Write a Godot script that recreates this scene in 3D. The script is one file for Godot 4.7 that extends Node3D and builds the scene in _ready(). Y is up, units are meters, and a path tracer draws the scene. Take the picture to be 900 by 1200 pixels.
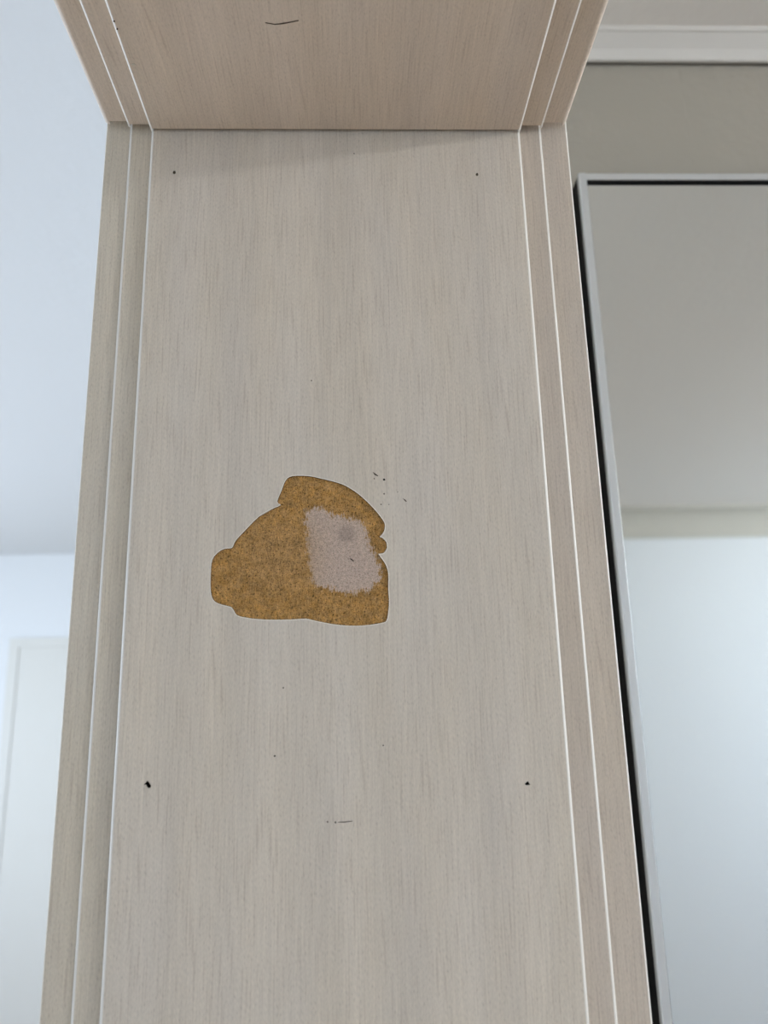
extends Node3D

# ---- measured layout (metres) ----
const SOFFIT := 2.20
const CEIL := 2.67
const EDGE := [-0.2, -0.1797, -0.1603, 0.1578, 0.1775, 0.2008]      # board edges across the lining
const JAMB_STEP := [0.0, 0.0031, 0.0047]                         # how far each board lies back
const SOFFIT_STEP := [0.0, 0.0044, 0.0075]
const OPEN_END := 1.5
const FAR_A := -4.036
const SIDE_B := -0.3727
const BACK := 2.54
const LEFT := -3.4
const RIGHT := 3.2

var M := {}
var used := {}


func _ready() -> void:
	# ---- camera ----
	var cam := Camera3D.new()
	cam.name = "camera"
	add_child(cam)
	cam.position = Vector3(0.0095, SOFFIT - 0.4862, 0.5755)
	cam.basis = Basis(Vector3.UP, -0.0376) * Basis(Vector3.RIGHT, 0.251) * Basis(Vector3.BACK, -0.0244)
	var att := CameraAttributesPhysical.new()
	att.frustum_focal_length = 18.4
	att.frustum_focus_distance = 0.63
	att.exposure_aperture = 3.4
	att.frustum_near = 0.02
	att.frustum_far = 60.0
	cam.attributes = att
	cam.current = true
	# ---- sky and exposure ----
	var env := Environment.new()
	env.background_mode = Environment.BG_SKY
	var sm := ProceduralSkyMaterial.new()
	sm.sky_top_color = Color(0.62, 0.74, 0.92)
	sm.sky_horizon_color = Color(0.86, 0.91, 0.97)
	sm.ground_horizon_color = Color(0.70, 0.70, 0.69)
	sm.ground_bottom_color = Color(0.42, 0.42, 0.41)
	sm.sky_energy_multiplier = 1.6
	sm.ground_energy_multiplier = 1.2
	var sky := Sky.new()
	sky.sky_material = sm
	env.sky = sky
	env.tonemap_mode = Environment.TONE_MAPPER_LINEAR
	env.tonemap_exposure = 1.0
	env.sdfgi_enabled = true
	env.ssao_enabled = true
	env.ssil_enabled = true
	var we := WorldEnvironment.new()
	we.name = "world_environment"
	we.environment = env
	add_child(we)
	# ---- daylight through the windows ----
	daylight("daylight_of_left_room", Vector3(LEFT + 0.03, 1.65, -1.0), Vector3.RIGHT, Vector2(3.8, 1.5), 13.5, Color(0.835, 0.905, 0.985))
	daylight("daylight_of_right_room", Vector3(RIGHT - 0.03, 1.75, 1.35), Vector3.LEFT, Vector2(1.7, 1.4), 2.0, Color(0.86, 0.93, 1.0))

	materials()
	room()
	doorway()
	ceiling_lamp()
	mirror()


func daylight(called: String, at: Vector3, towards: Vector3, size: Vector2, energy: float, c: Color) -> void:
	var l := AreaLight3D.new()
	l.name = called
	l.area_size = size
	l.area_normalize_energy = true
	l.light_energy = energy
	l.light_color = c
	l.shadow_enabled = true
	add_child(l)
	l.position = at
	l.look_at_from_position(at, at + towards, Vector3.UP)


# ---------------------------------------------------------------- materials
func std(c: Color, rough: float, spec := 0.5) -> StandardMaterial3D:
	var m := StandardMaterial3D.new()
	m.albedo_color = c
	m.roughness = rough
	m.metallic_specular = spec
	return m


func noise(sd: int, freq: float, oct := 3) -> FastNoiseLite:
	var n := FastNoiseLite.new()
	n.seed = sd
	n.noise_type = FastNoiseLite.TYPE_SIMPLEX_SMOOTH
	n.frequency = freq
	n.fractal_octaves = oct
	return n


func wood_image(sd: int) -> Image:
	# bleached beech foil: broad soft bands, thin long streaks, short faint pores; 1 texel is about 0.45 mm
	var w := 896
	var h := 2048
	var im := Image.create(w, h, false, Image.FORMAT_RGB8)
	var broad := noise(sd, 0.011, 2)
	var streak := noise(sd + 1, 0.13, 2)
	var line := noise(sd + 2, 0.30, 1)
	var grit := noise(sd + 3, 0.42, 1)
	var hue := noise(sd + 4, 0.008, 2)
	for y in h:
		for x in w:
			var b := broad.get_noise_2d(x, y * 0.05)
			var s := streak.get_noise_2d(x, y * 0.02)
			var p := line.get_noise_2d(x, y * 0.03)
			var g := grit.get_noise_2d(x, y * 0.30)
			var t := hue.get_noise_2d(x, y * 0.2)
			var v := 0.94 + 0.030 * b + 0.018 * s + 0.030 * g
			var dk := 0.0
			if p > 0.25:
				dk = (p - 0.25) * (0.10 + 0.10 * s)
			elif p < -0.4:
				v += (-p - 0.4) * 0.04
			if g < -0.62 and p > -0.1:
				dk += (-g - 0.62) * 0.22
			im.set_pixel(x, y, Color(v * (1.0 + 0.005 * t) - dk * 0.85, v - dk, v * (1.0 - 0.012 * t) - dk * 1.1))
	im.generate_mipmaps()
	return im


func patch_image() -> Image:
	# bare fibreboard: brown fibres, a pinkish grey glue patch towards the right. Spans the patch's own rectangle.
	var w := 640
	var h := 560
	var im := Image.create(w, h, false, Image.FORMAT_RGB8)
	var fib := noise(71, 0.06, 3)
	var fine := noise(72, 0.20, 2)
	var pit := noise(76, 0.13, 2)
	var blot := noise(73, 0.014, 3)
	var edge := noise(74, 0.035, 4)
	var up := noise(75, 0.20, 2)
	var tone := noise(77, 0.03, 2)
	var weft := noise(78, 0.22, 2)
	# where the glue lies: distance inside its outline, in units of about 0.7 mm
	var glue: Array[Vector2] = [Vector2(0.526, 0.236), Vector2(0.629, 0.215), Vector2(0.693, 0.268), Vector2(0.766, 0.281), Vector2(0.854, 0.317), Vector2(0.888, 0.387), Vector2(0.896, 0.473), Vector2(0.929, 0.536), Vector2(0.961, 0.622), Vector2(0.950, 0.722), Vector2(0.896, 0.776), Vector2(0.790, 0.796), Vector2(0.666, 0.771), Vector2(0.570, 0.725), Vector2(0.546, 0.591), Vector2(0.536, 0.421)]
	var near := Image.create(80, 70, false, Image.FORMAT_RF)
	for y in 70:
		for x in 80:
			var p := Vector2((x + 0.5) / 80.0, (y + 0.5) / 70.0)
			var best := 99.0
			for i in glue.size():
				var q := Geometry2D.get_closest_point_to_segment(p, glue[i], glue[(i + 1) % glue.size()])
				best = minf(best, ((p - q) * Vector2(209, 175)).length())
			if not Geometry2D.is_point_in_polygon(p, PackedVector2Array(glue)):
				best = -best
			near.set_pixel(x, y, Color(0.5 + clampf(best, -10.0, 10.0) / 20.0, 0, 0))
	near.resize(w, h, Image.INTERPOLATE_BILINEAR)
	for y in h:
		for x in w:
			var u := float(x) / w
			var v := float(y) / h
			var f := fib.get_noise_2d(x, y)
			var n := fine.get_noise_2d(x, y)
			var l := up.get_noise_2d(x, y * 0.12)
			var k := 0.98 + 0.14 * f + 0.20 * n + 0.14 * blot.get_noise_2d(x, y) + 0.14 * l + 0.08 * weft.get_noise_2d(x * 0.15, y)
			var dark := clampf((pit.get_noise_2d(x, y * 0.8) - 0.30) * 3.0, 0.0, 1.0)
			k -= dark * 0.45
			var hue := tone.get_noise_2d(x, y)
			var c := Color(0.705 + 0.02 * hue, 0.540, 0.325 - 0.03 * hue) * k
			# glue residue, ragged along the fibres
			var d := (near.get_pixel(x, y).r - 0.5) * 20.0 + edge.get_noise_2d(x, y) * 4.5 + l * 5.0 + n * 1.5 + fib.get_noise_2d(x * 0.5 + 90.0, y * 2.0) * 2.0
			var a := smoothstep(-3.0, 2.5, d - 1.0) * 0.93
			var g := Color(0.775, 0.695, 0.645) * (1.0 + 0.09 * f + 0.14 * n - 0.20 * dark)
			c = c.lerp(g, a)
			# a faint ring left by the fixing
			var r := Vector2((u - 0.765) * w, (v - 0.40) * h).length() / 46.0
			c = c * (1.0 - 0.10 * smoothstep(1.0, 0.4, r))
			# glue film thins at the left: a paler ochre cast
			c = Color(c.r - 0.02 * pit.get_noise_2d(x + 300.0, y), c.g, c.b)
			var o := smoothstep(0.34, 0.05, absf(u - 0.38)) * smoothstep(0.36, 0.06, absf(v - 0.54))
			c = c.lerp(Color(0.70, 0.555, 0.385) * k, o * 0.5)
			im.set_pixel(x, y, Color(clampf(c.r, 0, 1), clampf(c.g, 0, 1), clampf(c.b, 0, 1)))
	im.generate_mipmaps()
	return im


func plaster_normal(sd: int, strength: float) -> ImageTexture:
	var n := noise(sd, 0.06, 4)
	var im := Image.create(256, 256, false, Image.FORMAT_RGB8)
	for y in 256:
		for x in 256:
			var v := 0.5 + 0.4 * n.get_noise_2d(x, y)
			im.set_pixel(x, y, Color(v, v, v))
	im.bump_map_to_normal_map(strength)
	return ImageTexture.create_from_image(im)


func materials() -> void:
	var wood := ImageTexture.create_from_image(wood_image(11))
	var tints := {"panel": Color(0.90, 0.853, 0.79), "strip_light": Color(0.89, 0.843, 0.77), "strip_brown": Color(0.865, 0.808, 0.742), "soffit": Color(0.88, 0.815, 0.74)}
	for k in tints:
		var m := std(tints[k], 0.5, 0.35)
		m.albedo_texture = wood
		M[k] = m
	M.bead = std(Color(0.925, 0.905, 0.87), 0.25, 0.5)
	M.foil_edge = std(Color(0.96, 0.925, 0.87), 0.6, 0.3)
	M.raw_edge = std(Color(0.40, 0.28, 0.16), 0.85, 0.2)
	M.mdf = std(Color(1, 1, 1), 0.85, 0.2)
	M.mdf.albedo_texture = ImageTexture.create_from_image(patch_image())
	M.hole = std(Color(0.045, 0.035, 0.03), 0.9, 0.1)
	M.faint = std(Color(0.33, 0.29, 0.25), 0.9, 0.1)
	M.scuff = std(Color(0.80, 0.77, 0.71), 0.7, 0.2)
	var pn := plaster_normal(5, 1.5)
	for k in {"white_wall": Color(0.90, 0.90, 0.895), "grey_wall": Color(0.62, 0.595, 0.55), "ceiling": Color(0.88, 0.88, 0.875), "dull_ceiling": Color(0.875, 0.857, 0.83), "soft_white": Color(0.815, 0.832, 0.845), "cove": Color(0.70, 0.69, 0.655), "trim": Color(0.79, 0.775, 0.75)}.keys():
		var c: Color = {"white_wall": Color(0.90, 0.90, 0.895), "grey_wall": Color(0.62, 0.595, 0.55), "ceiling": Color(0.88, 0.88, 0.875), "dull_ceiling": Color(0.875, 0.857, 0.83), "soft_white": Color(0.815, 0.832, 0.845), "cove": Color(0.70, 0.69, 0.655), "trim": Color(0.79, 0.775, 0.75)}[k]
		var m := std(c, 0.8, 0.3)
		if k != "trim" and k != "cove":
			m.normal_enabled = true
			m.normal_texture = pn
			m.normal_scale = 0.3
			m.uv1_triplanar = true
			m.uv1_world_triplanar = true
			m.uv1_scale = Vector3(2, 2, 2)
		M[k] = m
	M.floor = std(Color(0.58, 0.485, 0.39), 0.5, 0.4)
	M.door = std(Color(0.86, 0.845, 0.81), 0.5, 0.4)
	M.frame = std(Color(0.80, 0.805, 0.805), 0.35, 0.5)
	M.frame.metallic = 0.55
	M.black = std(Color(0.035, 0.035, 0.035), 0.7, 0.3)
	M.mirror = std(Color(0.90, 0.91, 0.905), 0.03, 0.5)
	M.mirror.metallic = 1.0
	M.glow = std(Color(0.95, 0.95, 0.95), 0.6, 0.3)
	M.glow.emission_enabled = true
	M.glow.emission = Color(0.97, 0.985, 1.0)
	M.glow.emission_energy_multiplier = 1.5
	M.upvc = std(Color(0.92, 0.92, 0.92), 0.4, 0.5)
	M.pane = std(Color(0.95, 0.98, 1.0, 0.06), 0.02, 0.5)
	M.pane.transparency = BaseMaterial3D.TRANSPARENCY_ALPHA


# ---------------------------------------------------------------- mesh helpers
func begin() -> SurfaceTool:
	var st := SurfaceTool.new()
	st.begin(Mesh.PRIMITIVE_TRIANGLES)
	return st


func tri(st: SurfaceTool, a: Vector3, b: Vector3, c: Vector3, n: Vector3, ua: Vector2, ub: Vector2, uc: Vector2) -> void:
	# Godot's front faces run clockwise
	if (b - a).cross(c - a).dot(n) > 0.0:
		var t := b
		b = c
		c = t
		var s := ub
		ub = uc
		uc = s
	for q in [[a, ua], [b, ub], [c, uc]]:
		st.set_normal(n)
		st.set_uv(q[1])
		st.add_vertex(q[0])


func quad(st: SurfaceTool, a: Vector3, b: Vector3, c: Vector3, d: Vector3, n: Vector3, uv: Array = []) -> void:
	var u := [Vector2.ZERO, Vector2(1, 0), Vector2(1, 1), Vector2(0, 1)] if uv.is_empty() else uv
	tri(st, a, b, c, n, u[0], u[1], u[2])
	tri(st, a, c, d, n, u[0], u[2], u[3])


func box(st: SurfaceTool, lo: Vector3, hi: Vector3) -> void:
	var s := hi - lo
	for ax in 3:
		for sg in [0, 1]:
			var n := Vector3.ZERO
			n[ax] = 1.0 if sg else -1.0
			var o := lo
			o[ax] = hi[ax] if sg else lo[ax]
			var e1 := Vector3.ZERO
			var e2 := Vector3.ZERO
			e1[(ax + 1) % 3] = s[(ax + 1) % 3]
			e2[(ax + 2) % 3] = s[(ax + 2) % 3]
			quad(st, o, o + e1, o + e1 + e2, o + e2, n)


# A profile (across, out) swept along `along`. UV: across and length in metres, scaled to the wood texture.
func sweep(st: SurfaceTool, prof: PackedVector2Array, o: Vector3, ax: Vector3, out: Vector3, along: Vector3, length: float, uv_at := Vector2.ZERO) -> void:
	var ccw := not Geometry2D.is_polygon_clockwise(prof)
	var k := Vector2(1.0 / 0.40, 1.0 / 0.92)
	for i in prof.size():
		var p := prof[i]
		var q := prof[(i + 1) % prof.size()]
		var e := q - p
		if e.length() < 1e-7:
			continue
		var n2 := Vector2(e.y, -e.x).normalized()
		if not ccw:
			n2 = -n2
		var n := ax * n2.x + out * n2.y
		var a := o + ax * p.x + out * p.y
		var b := o + ax * q.x + out * q.y
		var up := Vector2((p.x + p.y) * k.x, 0) + uv_at
		var uq := Vector2((q.x + q.y) * k.x, 0) + uv_at
		var vl := Vector2(0, length * k.y)
		quad(st, a, b, b + along * length, a + along * length, n, [up, uq, uq + vl, up + vl])
	var t := Geometry2D.triangulate_polygon(prof)
	for i in range(0, t.size(), 3):
		var v: Array[Vector3] = []
		for j in 3:
			v.append(o + ax * prof[t[i + j]].x + out * prof[t[i + j]].y)
		tri(st, v[0], v[1], v[2], -along, prof[t[i]], prof[t[i + 1]], prof[t[i + 2]])
		tri(st, v[0] + along * length, v[1] + along * length, v[2] + along * length, along, prof[t[i]], prof[t[i + 1]], prof[t[i + 2]])


func numbered(called: String) -> String:
	var n: int = used.get(called, 0)
	used[called] = n + 1
	return called if n == 0 else "%s_%03d" % [called, n]


func obj(called: String, st: SurfaceTool, m: Material, parent: Node3D = self, at := Vector3.ZERO) -> MeshInstance3D:
	var o := MeshInstance3D.new()
	o.name = numbered(called) if parent == self else called
	o.mesh = st.commit()
	o.material_override = null
	o.mesh.surface_set_material(0, m)
	o.cast_shadow = GeometryInstance3D.SHADOW_CASTING_SETTING_ON
	parent.add_child(o, true)
	o.position = at
	return o


func struct(called: String, st: SurfaceTool, m: Material, label: String, category: String) -> MeshInstance3D:
	var o := obj(called, st, m)
	tag(o, label, category)
	o.set_meta("kind", "structure")
	return o


func tag(o: Node3D, label: String, category: String, group := "") -> void:
	o.set_meta("label", label)
	o.set_meta("category", category)
	if group != "":
		o.set_meta("group", group)


func thing(called: String, label: String, category: String, at := Vector3.ZERO) -> Node3D:
	var o := Node3D.new()
	o.name = numbered(called)
	add_child(o)
	o.position = at
	tag(o, label, category)
	return o


# ---------------------------------------------------------------- room shell
func wall_with_hole(along_z: bool, c0: float, c1: float, lo: float, hi: float, h0: float, h1: float, y0: float, y1: float) -> SurfaceTool:
	var st := begin()
	for r in [[lo, h0, 0.0, CEIL], [h1, hi, 0.0, CEIL], [h0, h1, 0.0, y0], [h0, h1, y1, CEIL]]:
		if along_z:
			box(st, Vector3(c0, r[2], r[0]), Vector3(c1, r[3], r[1]))
		else:
			box(st, Vector3(r[0], r[2], c0), Vector3(r[1], r[3], c1))
	return st


func window(called: String, x: float, z0: float, z1: float, y0: float, y1: float, label: String) -> void:
	var o := thing(called, label, "window", Vector3(x, y0, (z0 + z1) / 2.0))
	o.set_meta("kind", "structure")
	var hz := (z1 - z0) / 2.0
	var hh := y1 - y0
	var st := begin()
	box(st, Vector3(-0.03, 0, -hz), Vector3(0.03, 0.05, hz))
	box(st, Vector3(-0.03, hh - 0.05, -hz), Vector3(0.03, hh, hz))
	box(st, Vector3(-0.03, 0.05, -hz), Vector3(0.03, hh - 0.05, -hz + 0.05))
	box(st, Vector3(-0.03, 0.05, hz - 0.05), Vector3(0.03, hh - 0.05, hz))
	box(st, Vector3(-0.03, 0.05, -0.025), Vector3(0.03, hh - 0.05, 0.025))
	obj("window_frame", st, M.upvc, o)
	for s in [[-hz + 0.05, -0.025], [0.025, hz - 0.05]]:
		st = begin()
		box(st, Vector3(-0.004, 0.05, s[0]), Vector3(0.004, hh - 0.05, s[1]))
		obj("pane", st, M.pane, o)


func room() -> void:
	var st := begin()
	box(st, Vector3(LEFT - 0.2, -0.1, FAR_A - 0.2), Vector3(RIGHT + 0.2, 0, BACK + 0.2))
	struct("floor", st, M.floor, "warm brown floor below both rooms", "floor")
	st = begin()
	box(st, Vector3(LEFT - 0.2, CEIL, FAR_A - 0.2), Vector3(-0.1, CEIL + 0.1, BACK + 0.2))
	struct("ceiling", st, M.ceiling, "bluish white ceiling of the bright room left of the doorway", "ceiling")
	st = begin()
	box(st, Vector3(-0.1, CEIL, FAR_A - 0.2), Vector3(RIGHT + 0.2, CEIL + 0.1, BACK + 0.2))
	struct("ceiling", st, M.dull_ceiling, "grey white ceiling above the moulded cornice at upper right", "ceiling")
	# outer walls
	struct("wall_left", wall_with_hole(true, LEFT - 0.2, LEFT, FAR_A, BACK, -2.9, 0.9, 0.9, 2.4), M.white_wall, "white side wall with a wide window, left of the bright room", "wall")
	struct("wall_right", wall_with_hole(true, RIGHT, RIGHT + 0.2, SIDE_B, BACK, 0.5, 2.2, 1.05, 2.45), M.white_wall, "white side wall with a window in the room of the mirror", "wall")
	window("window_1", LEFT - 0.1, -2.9, 0.9, 0.9, 2.4, "wide white framed window that lights the bright left room")
	window("window_2", RIGHT + 0.1, 0.5, 2.2, 1.05, 2.45, "white framed window that lights the room of the mirror")
	st = begin()
	box(st, Vector3(LEFT - 0.2, 0, FAR_A - 0.2), Vector3(-0.19, CEIL, FAR_A))
	struct("wall_far", st, M.white_wall, "bright white wall with a door seen left of the doorway", "wall")
	st = begin()
	box(st, Vector3(LEFT - 0.2, 0, BACK), Vector3(0, CEIL, BACK + 0.2))
	struct("wall_back", st, M.white_wall, "white end wall of the bright left room", "wall")
	st = begin()
	box(st, Vector3(0, 0, BACK), Vector3(RIGHT + 0.2, CEIL, BACK + 0.2))
	struct("wall_opposite", st, M.soft_white, "pale wall that fills the lower part of the mirror's reflection", "wall")
	# wall that the doorway pierces: pier behind the jamb, piece over the soffit, pier behind the camera
	st = begin()
	box(st, Vector3(-0.19, 0, FAR_A), Vector3(0.19, CEIL, -0.033))
	box(st, Vector3(-0.19, SOFFIT + 0.04, -0.033), Vector3(0.19, CEIL, OPEN_END + 0.03))
	box(st, Vector3(-0.19, 0, OPEN_END + 0.03), Vector3(0.19, CEIL, BACK))
	struct("wall_middle", st, M.white_wall, "thick wall behind the wooden doorway lining", "wall")
	st = begin()
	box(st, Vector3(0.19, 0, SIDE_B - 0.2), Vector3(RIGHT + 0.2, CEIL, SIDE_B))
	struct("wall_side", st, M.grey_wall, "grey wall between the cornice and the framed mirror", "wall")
	# cornice on the mirror's wall: stepped moulding with a lip
	var top := 1.0
	st = begin()
	var pr := PackedVector2Array([Vector2(0, 0), Vector2(0, -0.020), Vector2(0.0065, -0.021), Vector2(0.007, -0.038), Vector2(0.011, -0.038), Vector2(0.0125, -0.036), Vector2(0.0145, -0.021), Vector2(0.030, -0.007), Vector2(0.033, -0.006), Vector2(0.035, 0)])
	sweep(st, pr, Vector3(0.19, CEIL, SIDE_B), Vector3(0, 0, 1), Vector3.UP, Vector3.RIGHT, RIGHT - 0.19)
	struct("trim_1", st, M.trim, "narrow moulded white cornice along the ceiling at upper right", "cornice")
	# cove on the wall opposite, seen in the mirror
	st = begin()
	pr = PackedVector2Array([Vector2(0, 0), Vector2(0, -0.141), Vector2(-0.012, -0.141), Vector2(-0.012, -0.131)])
	for i in 9:
		var a := i / 8.0 * PI / 2.0
		pr.append(Vector2(-0.10 + 0.085 * cos(a), -0.125 + 0.110 * sin(a)))
	pr.append(Vector2(-0.105, -0.015))
	pr.append(Vector2(-0.105, 0))
	sweep(st, pr, Vector3(0.19, CEIL, BACK), Vector3(0, 0, 1), Vector3.UP, Vector3.RIGHT, RIGHT - 0.19)
	struct("trim_2", st, M.cove, "hollow ceiling moulding reflected as a soft band in the mirror", "cornice")
	# the door on the far wall of the bright room
	var d := thing("door_1", "pale closed door with flat casing on the bright far wall", "door", Vector3(-1.516, 0, FAR_A))
	d.set_meta("kind", "structure")
	for q in [[-0.46, -0.405, 2.18], [0.405, 0.46, 2.18]]:
		st = begin()
		box(st, Vector3(q[0], 0, 0.001), Vector3(q[1], q[2], 0.016))
		obj("casing", st, M.door, d)
	st = begin()
	box(st, Vector3(-0.4049, 2.125, 0.001), Vector3(0.4049, 2.18, 0.016))
	obj("casing", st, M.door, d)
	st = begin()
	box(st, Vector3(-0.4045, 0.006, 0.001), Vector3(0.4045, 2.1245, 0.010))
	var leaf := obj("door_leaf", st, M.door, d)
	for yy in [[0.15, 0.95], [1.1, 1.98]]:
		st = begin()
		box(st, Vector3(-0.30, yy[0], 0.010), Vector3(0.30, yy[1], 0.013))
		obj("panel", st, M.door, leaf)


# ---------------------------------------------------------------- the wooden doorway
func board_profile(a: float, b: float, front: float, back: float, c: float, left: bool, right: bool) -> PackedVector2Array:
	var p := PackedVector2Array([Vector2(a, back)])
	p.append(Vector2(b, back))
	if right:
		p.append(Vector2(b, front - c))
		p.append(Vector2(b - c, front))
	else:
		p.append(Vector2(b, front))
	if left:
		p.append(Vector2(a + c, front))
		p.append(Vector2(a, front - c))
	else:
		p.append(Vector2(a, front))
	return p


func bead_profile(edge: float, front: float, c: float, side: float) -> PackedVector2Array:
	# the slim rounded lip that fills a chamfer; side -1 for a left edge, 1 for a right edge
	var p := PackedVector2Array()
	for i in 7:
		var a := i / 6.0 * PI / 2.0
		p.append(Vector2(edge - side * c + side * c * sin(a), front - c + c * cos(a)))
	p.append(Vector2(edge - side * c * 0.02, front - c))
	p.append(Vector2(edge - side * c, front - c * 0.02))
	return p


# torn outline on the jamb: millimetres from the lining's middle, and up from the soffit
const PATCH := [[-37.9, -309.2], [-25.6, -309.4], [-16.5, -311.5], [-10.6, -313.0], [-3.5, -315.1], [3.0, -317.9], [12.0, -324.2], [20.3, -332.3], [26.6, -339.8], [31.0, -346.5], [31.5, -350.5], [30.1, -355.1], [27.5, -357.7], [28.8, -358.3], [31.3, -360.0], [32.6, -363.0], [32.7, -366.3], [31.3, -369.2], [28.8, -370.8], [26.2, -370.7], [27.8, -373.3], [31.5, -379.2], [33.2, -386.3], [32.9, -397.2], [33.3, -406.7], [32.5, -414.2], [31.1, -420.4], [27.3, -422.2], [13.6, -423.8], [1.1, -423.5], [-9.4, -422.1], [-19.4, -420.0], [-28.0, -418.0], [-39.2, -418.4], [-57.8, -418.0], [-70.2, -416.5], [-77.6, -414.5], [-80.2, -410.7], [-82.7, -408.2], [-90.2, -406.1], [-95.2, -402.9], [-97.3, -396.0], [-97.7, -383.3], [-96.8, -373.1], [-92.5, -367.4], [-87.6, -364.9], [-82.5, -364.3], [-80.1, -359.1], [-72.7, -350.8], [-63.3, -341.0], [-53.8, -335.2], [-46.8, -332.0], [-49.4, -329.3], [-46.2, -320.6], [-43.1, -312.5]]


func on_jamb(x: float, y: float) -> Vector2:
	return Vector2(x / 1000.0, SOFFIT + y / 1000.0)


func blob(pts: PackedVector2Array, z0: float, z1: float, flat_out := true) -> SurfaceTool:
	var st := begin()
	var c := Vector2.ZERO
	for p in pts:
		c += p
	var o := Vector3.ZERO
	if flat_out:
		sweep(st, pts, o + Vector3(0, 0, z0), Vector3.RIGHT, Vector3.UP, Vector3.BACK, z1 - z0)
	else:
		sweep(st, pts, o + Vector3(0, z0, 0), Vector3.RIGHT, Vector3.BACK, Vector3.UP, z1 - z0)
	return st


func doorway() -> void:
	var c := 0.0025
	var thick := 0.010
	# ---- the jamb: three overlapping widths of board, the middle one foiled with a torn hole in the foil
	var j := thing("door_jamb", "pale wood-look jamb lining with a torn brown bare patch and grooved edges", "door jamb")
	j.set_meta("kind", "thing")
	var skin := 0.0008
	var ends := [[EDGE[0], EDGE[1] + 0.004, 2, true, false, "strip_light"], [EDGE[1], EDGE[2] + 0.004, 1, true, false, "strip_light"], [EDGE[3] - 0.004, EDGE[4], 1, false, true, "strip_brown"], [EDGE[4] - 0.004, EDGE[5], 2, false, true, "strip_brown"]]
	var i := 0
	for e in ends:
		var front: float = -JAMB_STEP[e[2]]
		var back := front - (0.026 if e[2] == 2 else 0.002)
		var a: float = e[0]
		var b: float = e[1]
		if e[2] == 2:
			if a < 0: b = EDGE[1] + 0.0001
			else: a = EDGE[4] - 0.0001
		else:
			if a < 0: b = EDGE[2] + 0.0001
			else: a = EDGE[3] - 0.0001
			back = -0.0305
		var st := begin()
		sweep(st, board_profile(a, b, front, back, c if e[2] == 1 else 0.0016, e[3], e[4]), Vector3.ZERO, Vector3.RIGHT, Vector3.BACK, Vector3.UP, SOFFIT + 0.03, Vector2(0.07 + 0.23 * i, -1.30 / 0.92))
		obj("edge_board", st, M[e[5]], j)
		st = begin()
		sweep(st, bead_profile(a if e[3] else b, front, c if absf(a if e[3] else b) < 0.19 else 0.0016, -1.0 if e[3] else 1.0), Vector3.ZERO, Vector3.RIGHT, Vector3.BACK, Vector3.UP, SOFFIT + 0.03)
		obj("edge_bead", st, M[e[5]] if e[2] == 2 and a < 0 else M.bead, j)
		i += 1
	var core := begin()
	sweep(core, PackedVector2Array([Vector2(EDGE[2] + 0.0002, -0.0305), Vector2(EDGE[3] - 0.0002, -0.0305), Vector2(EDGE[3] - c, -skin), Vector2(EDGE[2] + c, -skin)]), Vector3.ZERO, Vector3.RIGHT, Vector3.BACK, Vector3.UP, SOFFIT + 0.03)
	obj("core_board", core, M.foil_edge, j)
	for s in [-1.0, 1.0]:
		var st := begin()
		sweep(st, bead_profile(EDGE[2] if s < 0 else EDGE[3], 0.0, c, s), Vector3.ZERO, Vector3.RIGHT, Vector3.BACK, Vector3.UP, SOFFIT + 0.03)
		obj("edge_bead", st, M.bead, j)
	# foil with its hole, cut in two halves so that each is a plain outline
	var torn := PackedVector2Array()
	for p in PATCH:
		torn.append(on_jamb(p[0], p[1]))
	var smooth := PackedVector2Array()
	for k in torn.size():
		var p0 := torn[(k - 1 + torn.size()) % torn.size()]
		var p1 := torn[k]
		var p2 := torn[(k + 1) % torn.size()]
		var p3 := torn[(k + 2) % torn.size()]
		for q in 3:
			smooth.append(p1.cubic_interpolate(p2, p0, p3, q / 3.0))
	var st2 := begin()
	var mid := -0.0256
	var off := Vector2(0.45, -1.30 / 0.92)
	var k2 := Vector2(1.0 / 0.40, 1.0 / 0.92)
	for half in [[EDGE[2] + c, mid], [mid, EDGE[3] - c]]:
		var rect := PackedVector2Array([Vector2(half[0], 0), Vector2(half[1], 0), Vector2(half[1], SOFFIT + 0.03), Vector2(half[0], SOFFIT + 0.03)])
		for poly in Geometry2D.clip_polygons(rect, smooth):
			var t := Geometry2D.triangulate_polygon(poly)
			for n in range(0, t.size(), 3):
				var v: Array[Vector2] = [poly[t[n]], poly[t[n + 1]], poly[t[n + 2]]]
				tri(st2, Vector3(v[0].x, v[0].y, 0), Vector3(v[1].x, v[1].y, 0), Vector3(v[2].x, v[2].y, 0), Vector3.BACK, v[0] * k2 + off, v[1] * k2 + off, v[2] * k2 + off)
	obj("foil_face", st2, M.panel, j)
	# the torn rim of the foil, sloping down to the bare board
	var grown: PackedVector2Array = smooth
	var rim := begin()
	var cut := begin()
	for k in grown.size():
		var a := grown[k]
		var b := grown[(k + 1) % grown.size()]
		var e := (b - a)
		if e.length() < 1e-7:
			continue
		var n := Vector2(e.y, -e.x).normalized()
		if Geometry2D.is_polygon_clockwise(grown):
			n = -n
		var w := 0.0006
		var up := 0.00018
		quad(rim, Vector3(a.x, a.y, up), Vector3(b.x, b.y, up), Vector3(b.x + n.x * w, b.y + n.y * w, 0.00002), Vector3(a.x + n.x * w, a.y + n.y * w, 0.00002), (Vector3(n.x, n.y, 0) * 0.25 + Vector3.BACK).normalized())
		quad(cut, Vector3(a.x, a.y, up), Vector3(b.x, b.y, up), Vector3(b.x - n.x * 0.0003, b.y - n.y * 0.0003, -skin), Vector3(a.x - n.x * 0.0003, a.y - n.y * 0.0003, -skin), (Vector3(-n.x, -n.y, 0) + Vector3.BACK * 0.3).normalized())
	var patch := begin()
	var lo := Vector2(9, 9)
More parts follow.
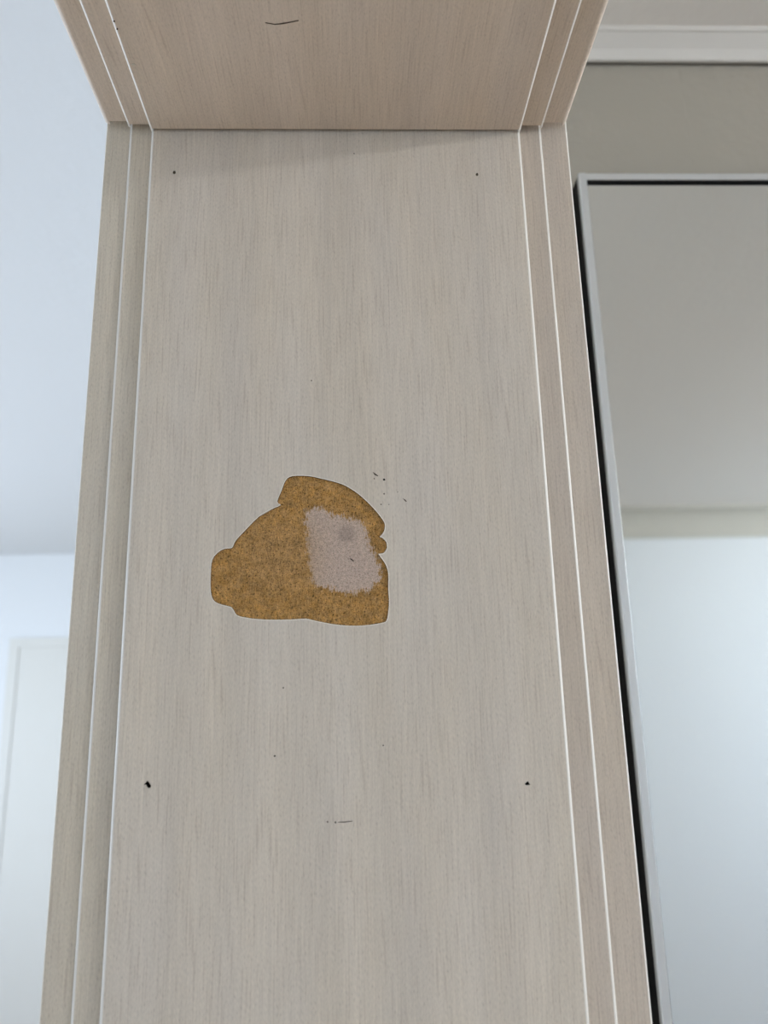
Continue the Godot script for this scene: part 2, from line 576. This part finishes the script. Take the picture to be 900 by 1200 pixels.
	var hi := Vector2(-9, -9)
	for p in smooth:
		lo = lo.min(p)
		hi = hi.max(p)
	var tt := Geometry2D.triangulate_polygon(smooth)
	for n in range(0, tt.size(), 3):
		var v: Array[Vector3] = []
		var u: Array[Vector2] = []
		for q in 3:
			var p := smooth[tt[n + q]]
			v.append(Vector3(p.x, p.y, -skin + 0.00008))
			u.append(Vector2((p.x - lo.x) / (hi.x - lo.x), (hi.y - p.y) / (hi.y - lo.y)))
		tri(patch, v[0], v[1], v[2], Vector3.BACK, u[0], u[1], u[2])
	var pm := obj("bare_patch", patch, M.mdf, j)
	pm.set_meta("label", "brown bare fibreboard with a pinkish grey glue mark")
	obj("torn_rim", rim, M.foil_edge, pm)
	obj("board_edge", cut, M.raw_edge, pm)
	var nick := PackedVector2Array()
	for p in [[4.9, -373.3], [6.1, -374.1], [8.0, -375.8], [7.1, -375.8], [5.5, -374.5]]:
		nick.append(on_jamb(p[0], p[1]))
	obj("pit", blob(nick, -skin + 0.0001, -skin + 0.0003), M.hole, pm)
	# nail holes and specks on the jamb
	hole(j, "nail_hole", [[-136.5, -527.3], [-136.2, -528.5], [-134.0, -530.5], [-134.3, -531.9], [-135.7, -532.2], [-136.9, -530.7], [-137.1, -529.8], [-139.0, -530.0]], M.hole)
	hole(j, "nail_hole", [[127.2, -534.5], [128.7, -537.0], [127.0, -536.5], [125.6, -537.1], [124.9, -536.2]], M.hole)
	hole(j, "nail_hole", [[-139.8, -38.7], [-138.1, -38.4], [-137.6, -40.8], [-139.0, -41.8], [-140.1, -40.8]], M.faint)
	hole(j, "nail_hole", [[117.1, -40.6], [118.6, -40.4], [118.9, -42.5], [117.7, -43.4], [116.6, -42.4]], M.faint)
	hole(j, "speck", [[31.1, -312.2], [32.4, -312.2], [32.8, -313.3], [31.7, -313.9], [31.0, -313.3]], M.hole)
	for s in [[31.5, -324.2, 0.72], [24.3, -312.1, 0.58], [29.0, -332.5, 0.58], [34.9, -332.7, 0.43], [41.9, -322.9, 0.43], [-43.8, -466.8, 0.72], [-49.4, -513.2, 0.86], [-12.9, -557.3, 0.72], [-7.4, -557.8, 0.79], [26.5, -508.0, 0.65], [13.0, -21.1, 0.65], [-23.6, -230.6, 0.65]]:
		var r: float = s[2]
		hole(j, "speck", [[s[0] - r, s[1]], [s[0], s[1] - r], [s[0] + r, s[1] - 0.2], [s[0] + 0.2, s[1] + r]], M.faint)
	for s in [[[23.1, -306.6], [25.3, -308.0], [27.4, -309.8], [27.0, -310.3], [24.6, -309.1]], [[45.7, -328.0], [47.6, -329.1], [48.7, -330.5], [48.1, -330.8], [46.6, -329.4]], [[-5.7, -557.6], [-1.0, -557.6], [4.3, -557.1], [4.3, -557.5], [-1.0, -558.1], [-5.7, -558.0]]]:
		hole(j, "scratch", s, M.faint)

	# ---- the soffit: the same boards overhead, each set a little higher than the middle one
	var s := thing("soffit_lining", "shaded wood-look overhead lining meeting the top of the jamb", "door lining")
	s.set_meta("kind", "thing")
	var begin_z := 0.0042
	c = 0.0021
	var long := OPEN_END - begin_z
	i = 0
	for e in [[EDGE[0], EDGE[1], 2, true, false], [EDGE[1], EDGE[2], 1, true, false], [EDGE[3], EDGE[4], 1, false, true], [EDGE[4], EDGE[5] - 0.002, 2, false, true]]:
		var front: float = -SOFFIT_STEP[e[2]]
		var st := begin()
		sweep(st, board_profile(e[0], e[1], front, -0.032, c if e[2] == 1 else 0.005, e[3], e[4]), Vector3(0, SOFFIT, begin_z), Vector3.RIGHT, Vector3.DOWN, Vector3.BACK, long, Vector2(0.31 + 0.23 * i, 0.1 + 0.16 * i))
		obj("edge_board", st, M.soffit, s)
		st = begin()
		sweep(st, bead_profile(e[0] if e[3] else e[1], front, c if e[2] == 1 else 0.005, -1.0 if e[3] else 1.0), Vector3(0, SOFFIT, begin_z - 0.0036), Vector3.RIGHT, Vector3.DOWN, Vector3.BACK, long)
		obj("edge_bead", st, M.bead if e[2] == 1 else M.soffit, s)
		i += 1
	var st := begin()
	sweep(st, board_profile(EDGE[2], EDGE[3], 0.0, -0.032, c, true, true), Vector3(0, SOFFIT, begin_z), Vector3.RIGHT, Vector3.DOWN, Vector3.BACK, long, Vector2(0.55, 0.37))
	obj("face_board", st, M.soffit, s)
	for q in [-1.0, 1.0]:
		st = begin()
		sweep(st, bead_profile(EDGE[2] if q < 0 else EDGE[3], 0.0, c, q), Vector3(0, SOFFIT, begin_z - 0.0036), Vector3.RIGHT, Vector3.DOWN, Vector3.BACK, long)
		obj("edge_bead", st, M.bead, s)
	# scratches and scuffs on the soffit
	for m in [[[[-50.2, 111.3], [-43.6, 109.9], [-38.0, 110.6], [-26.1, 113.3], [-26.1, 112.7], [-38.1, 109.8], [-43.7, 109.3], [-50.3, 110.7]], "scratch", M.faint], [[[-158.6, 112.1], [-157.6, 111.4], [-158.3, 110.3], [-159.2, 110.8]], "chip", M.faint], [[[-158.3, 105.6], [-157.3, 105.0], [-157.9, 103.8], [-158.9, 104.2]], "chip", M.faint], [[[-157.4, 72.8], [-154.6, 73.6], [-153.5, 71.6], [-154.6, 72.3], [-156.1, 71.8]], "chip", M.scuff]]:
		var pts := PackedVector2Array()
		for p in m[0]:
			pts.append(Vector2(p[0], p[1]) / 1000.0)
		obj(m[1], blob(pts, SOFFIT - 0.00025, SOFFIT + 0.0002, false), m[2], s)


func hole(parent: Node3D, called: String, at: Array, m: Material) -> void:
	var pts := PackedVector2Array()
	for p in at:
		pts.append(on_jamb(p[0], p[1]))
	obj(called, blob(pts, -0.0002, 0.00015), m, parent)


# ---------------------------------------------------------------- the mirror
func ceiling_lamp() -> void:
	var o := thing("ceiling_lamp", "round flush ceiling lamp with a white dome in the room of the mirror", "lamp", Vector3(2.6, CEIL, 0.6))
	var st := begin()
	sweep(st, disc(0.15), Vector3(0, -0.012, 0), Vector3.RIGHT, Vector3.BACK, Vector3.UP, 0.012)
	obj("base", st, M.upvc, o)
	st = begin()
	for k in 6:
		for n in 32:
			var v: Array[Vector3] = []
			for q in [[k, n], [k, n + 1], [k + 1, n + 1], [k + 1, n]]:
				var a: float = q[0] / 6.0 * PI / 2.0
				var b: float = q[1] / 32.0 * TAU
				v.append(Vector3(0.14 * cos(a) * cos(b), -0.012 - 0.11 * sin(a), 0.14 * cos(a) * sin(b)))
			quad(st, v[0], v[1], v[2], v[3], ((v[0] + v[2]) / 2.0 + Vector3(0, 0.012, 0)).normalized())
	obj("dome_shade", st, M.glow, o)
	var l := OmniLight3D.new()
	l.name = "lamp_light"
	l.light_color = Color(0.97, 0.985, 1.0)
	l.light_energy = 3.2
	l.light_size = 0.08
	l.omni_range = 12.0
	l.omni_attenuation = 2.0
	l.shadow_enabled = true
	o.add_child(l)
	l.position = Vector3(0, -0.055, 0)


func disc(r: float) -> PackedVector2Array:
	var p := PackedVector2Array()
	for n in 32:
		p.append(Vector2(cos(n / 32.0 * TAU), sin(n / 32.0 * TAU)) * r)
	return p


func mirror() -> void:
	var w := 1.25
	var h := 2.10
	var left := 0.319
	var o := thing("wall_mirror", "tall mirror in a thin pale frame with a black side, beside the jamb", "mirror", Vector3(left + w / 2.0, 2.418 - h, SIDE_B))
	var hw := w / 2.0
	var st := begin()
	box(st, Vector3(-hw + 0.0005, 0.0005, 0.001), Vector3(hw - 0.0005, h - 0.0005, 0.031))
	obj("backing", st, M.black, o)
	st = begin()
	box(st, Vector3(-hw + 0.0125, 0.0125, 0.0312), Vector3(hw - 0.0125, h - 0.0125, 0.034))
	obj("glass", st, M.mirror, o)
	# frame: four slim bars with eased edges, the level ones with a black seal along the inner side
	var fw := 0.0105
	var f := 0.0397
	var bar := PackedVector2Array([Vector2(0, 0.0312), Vector2(fw, 0.0312), Vector2(fw, f - 0.0008), Vector2(fw - 0.0008, f), Vector2(0.0015, f), Vector2(0, f - 0.0015)])
	var seal := PackedVector2Array([Vector2(fw, 0.0312), Vector2(fw + 0.0015, 0.0312), Vector2(fw + 0.0015, f - 0.001), Vector2(fw, f - 0.001)])
	for k in [[Vector3(-hw, 0, 0), Vector3.RIGHT, Vector3.UP, h], [Vector3(hw, 0, 0), Vector3.LEFT, Vector3.UP, h], [Vector3(-hw + fw, h, 0), Vector3.DOWN, Vector3.RIGHT, w - 2 * fw], [Vector3(-hw + fw, 0, 0), Vector3.UP, Vector3.RIGHT, w - 2 * fw]]:
		st = begin()
		sweep(st, bar, k[0], k[1], Vector3.BACK, k[2], k[3])
		var fb := obj("frame_bar", st, M.frame, o)
		if k[2] == Vector3.UP:
			continue
		st = begin()
		sweep(st, seal, k[0], k[1], Vector3.BACK, k[2], k[3])
		obj("seal", st, M.black, fb)
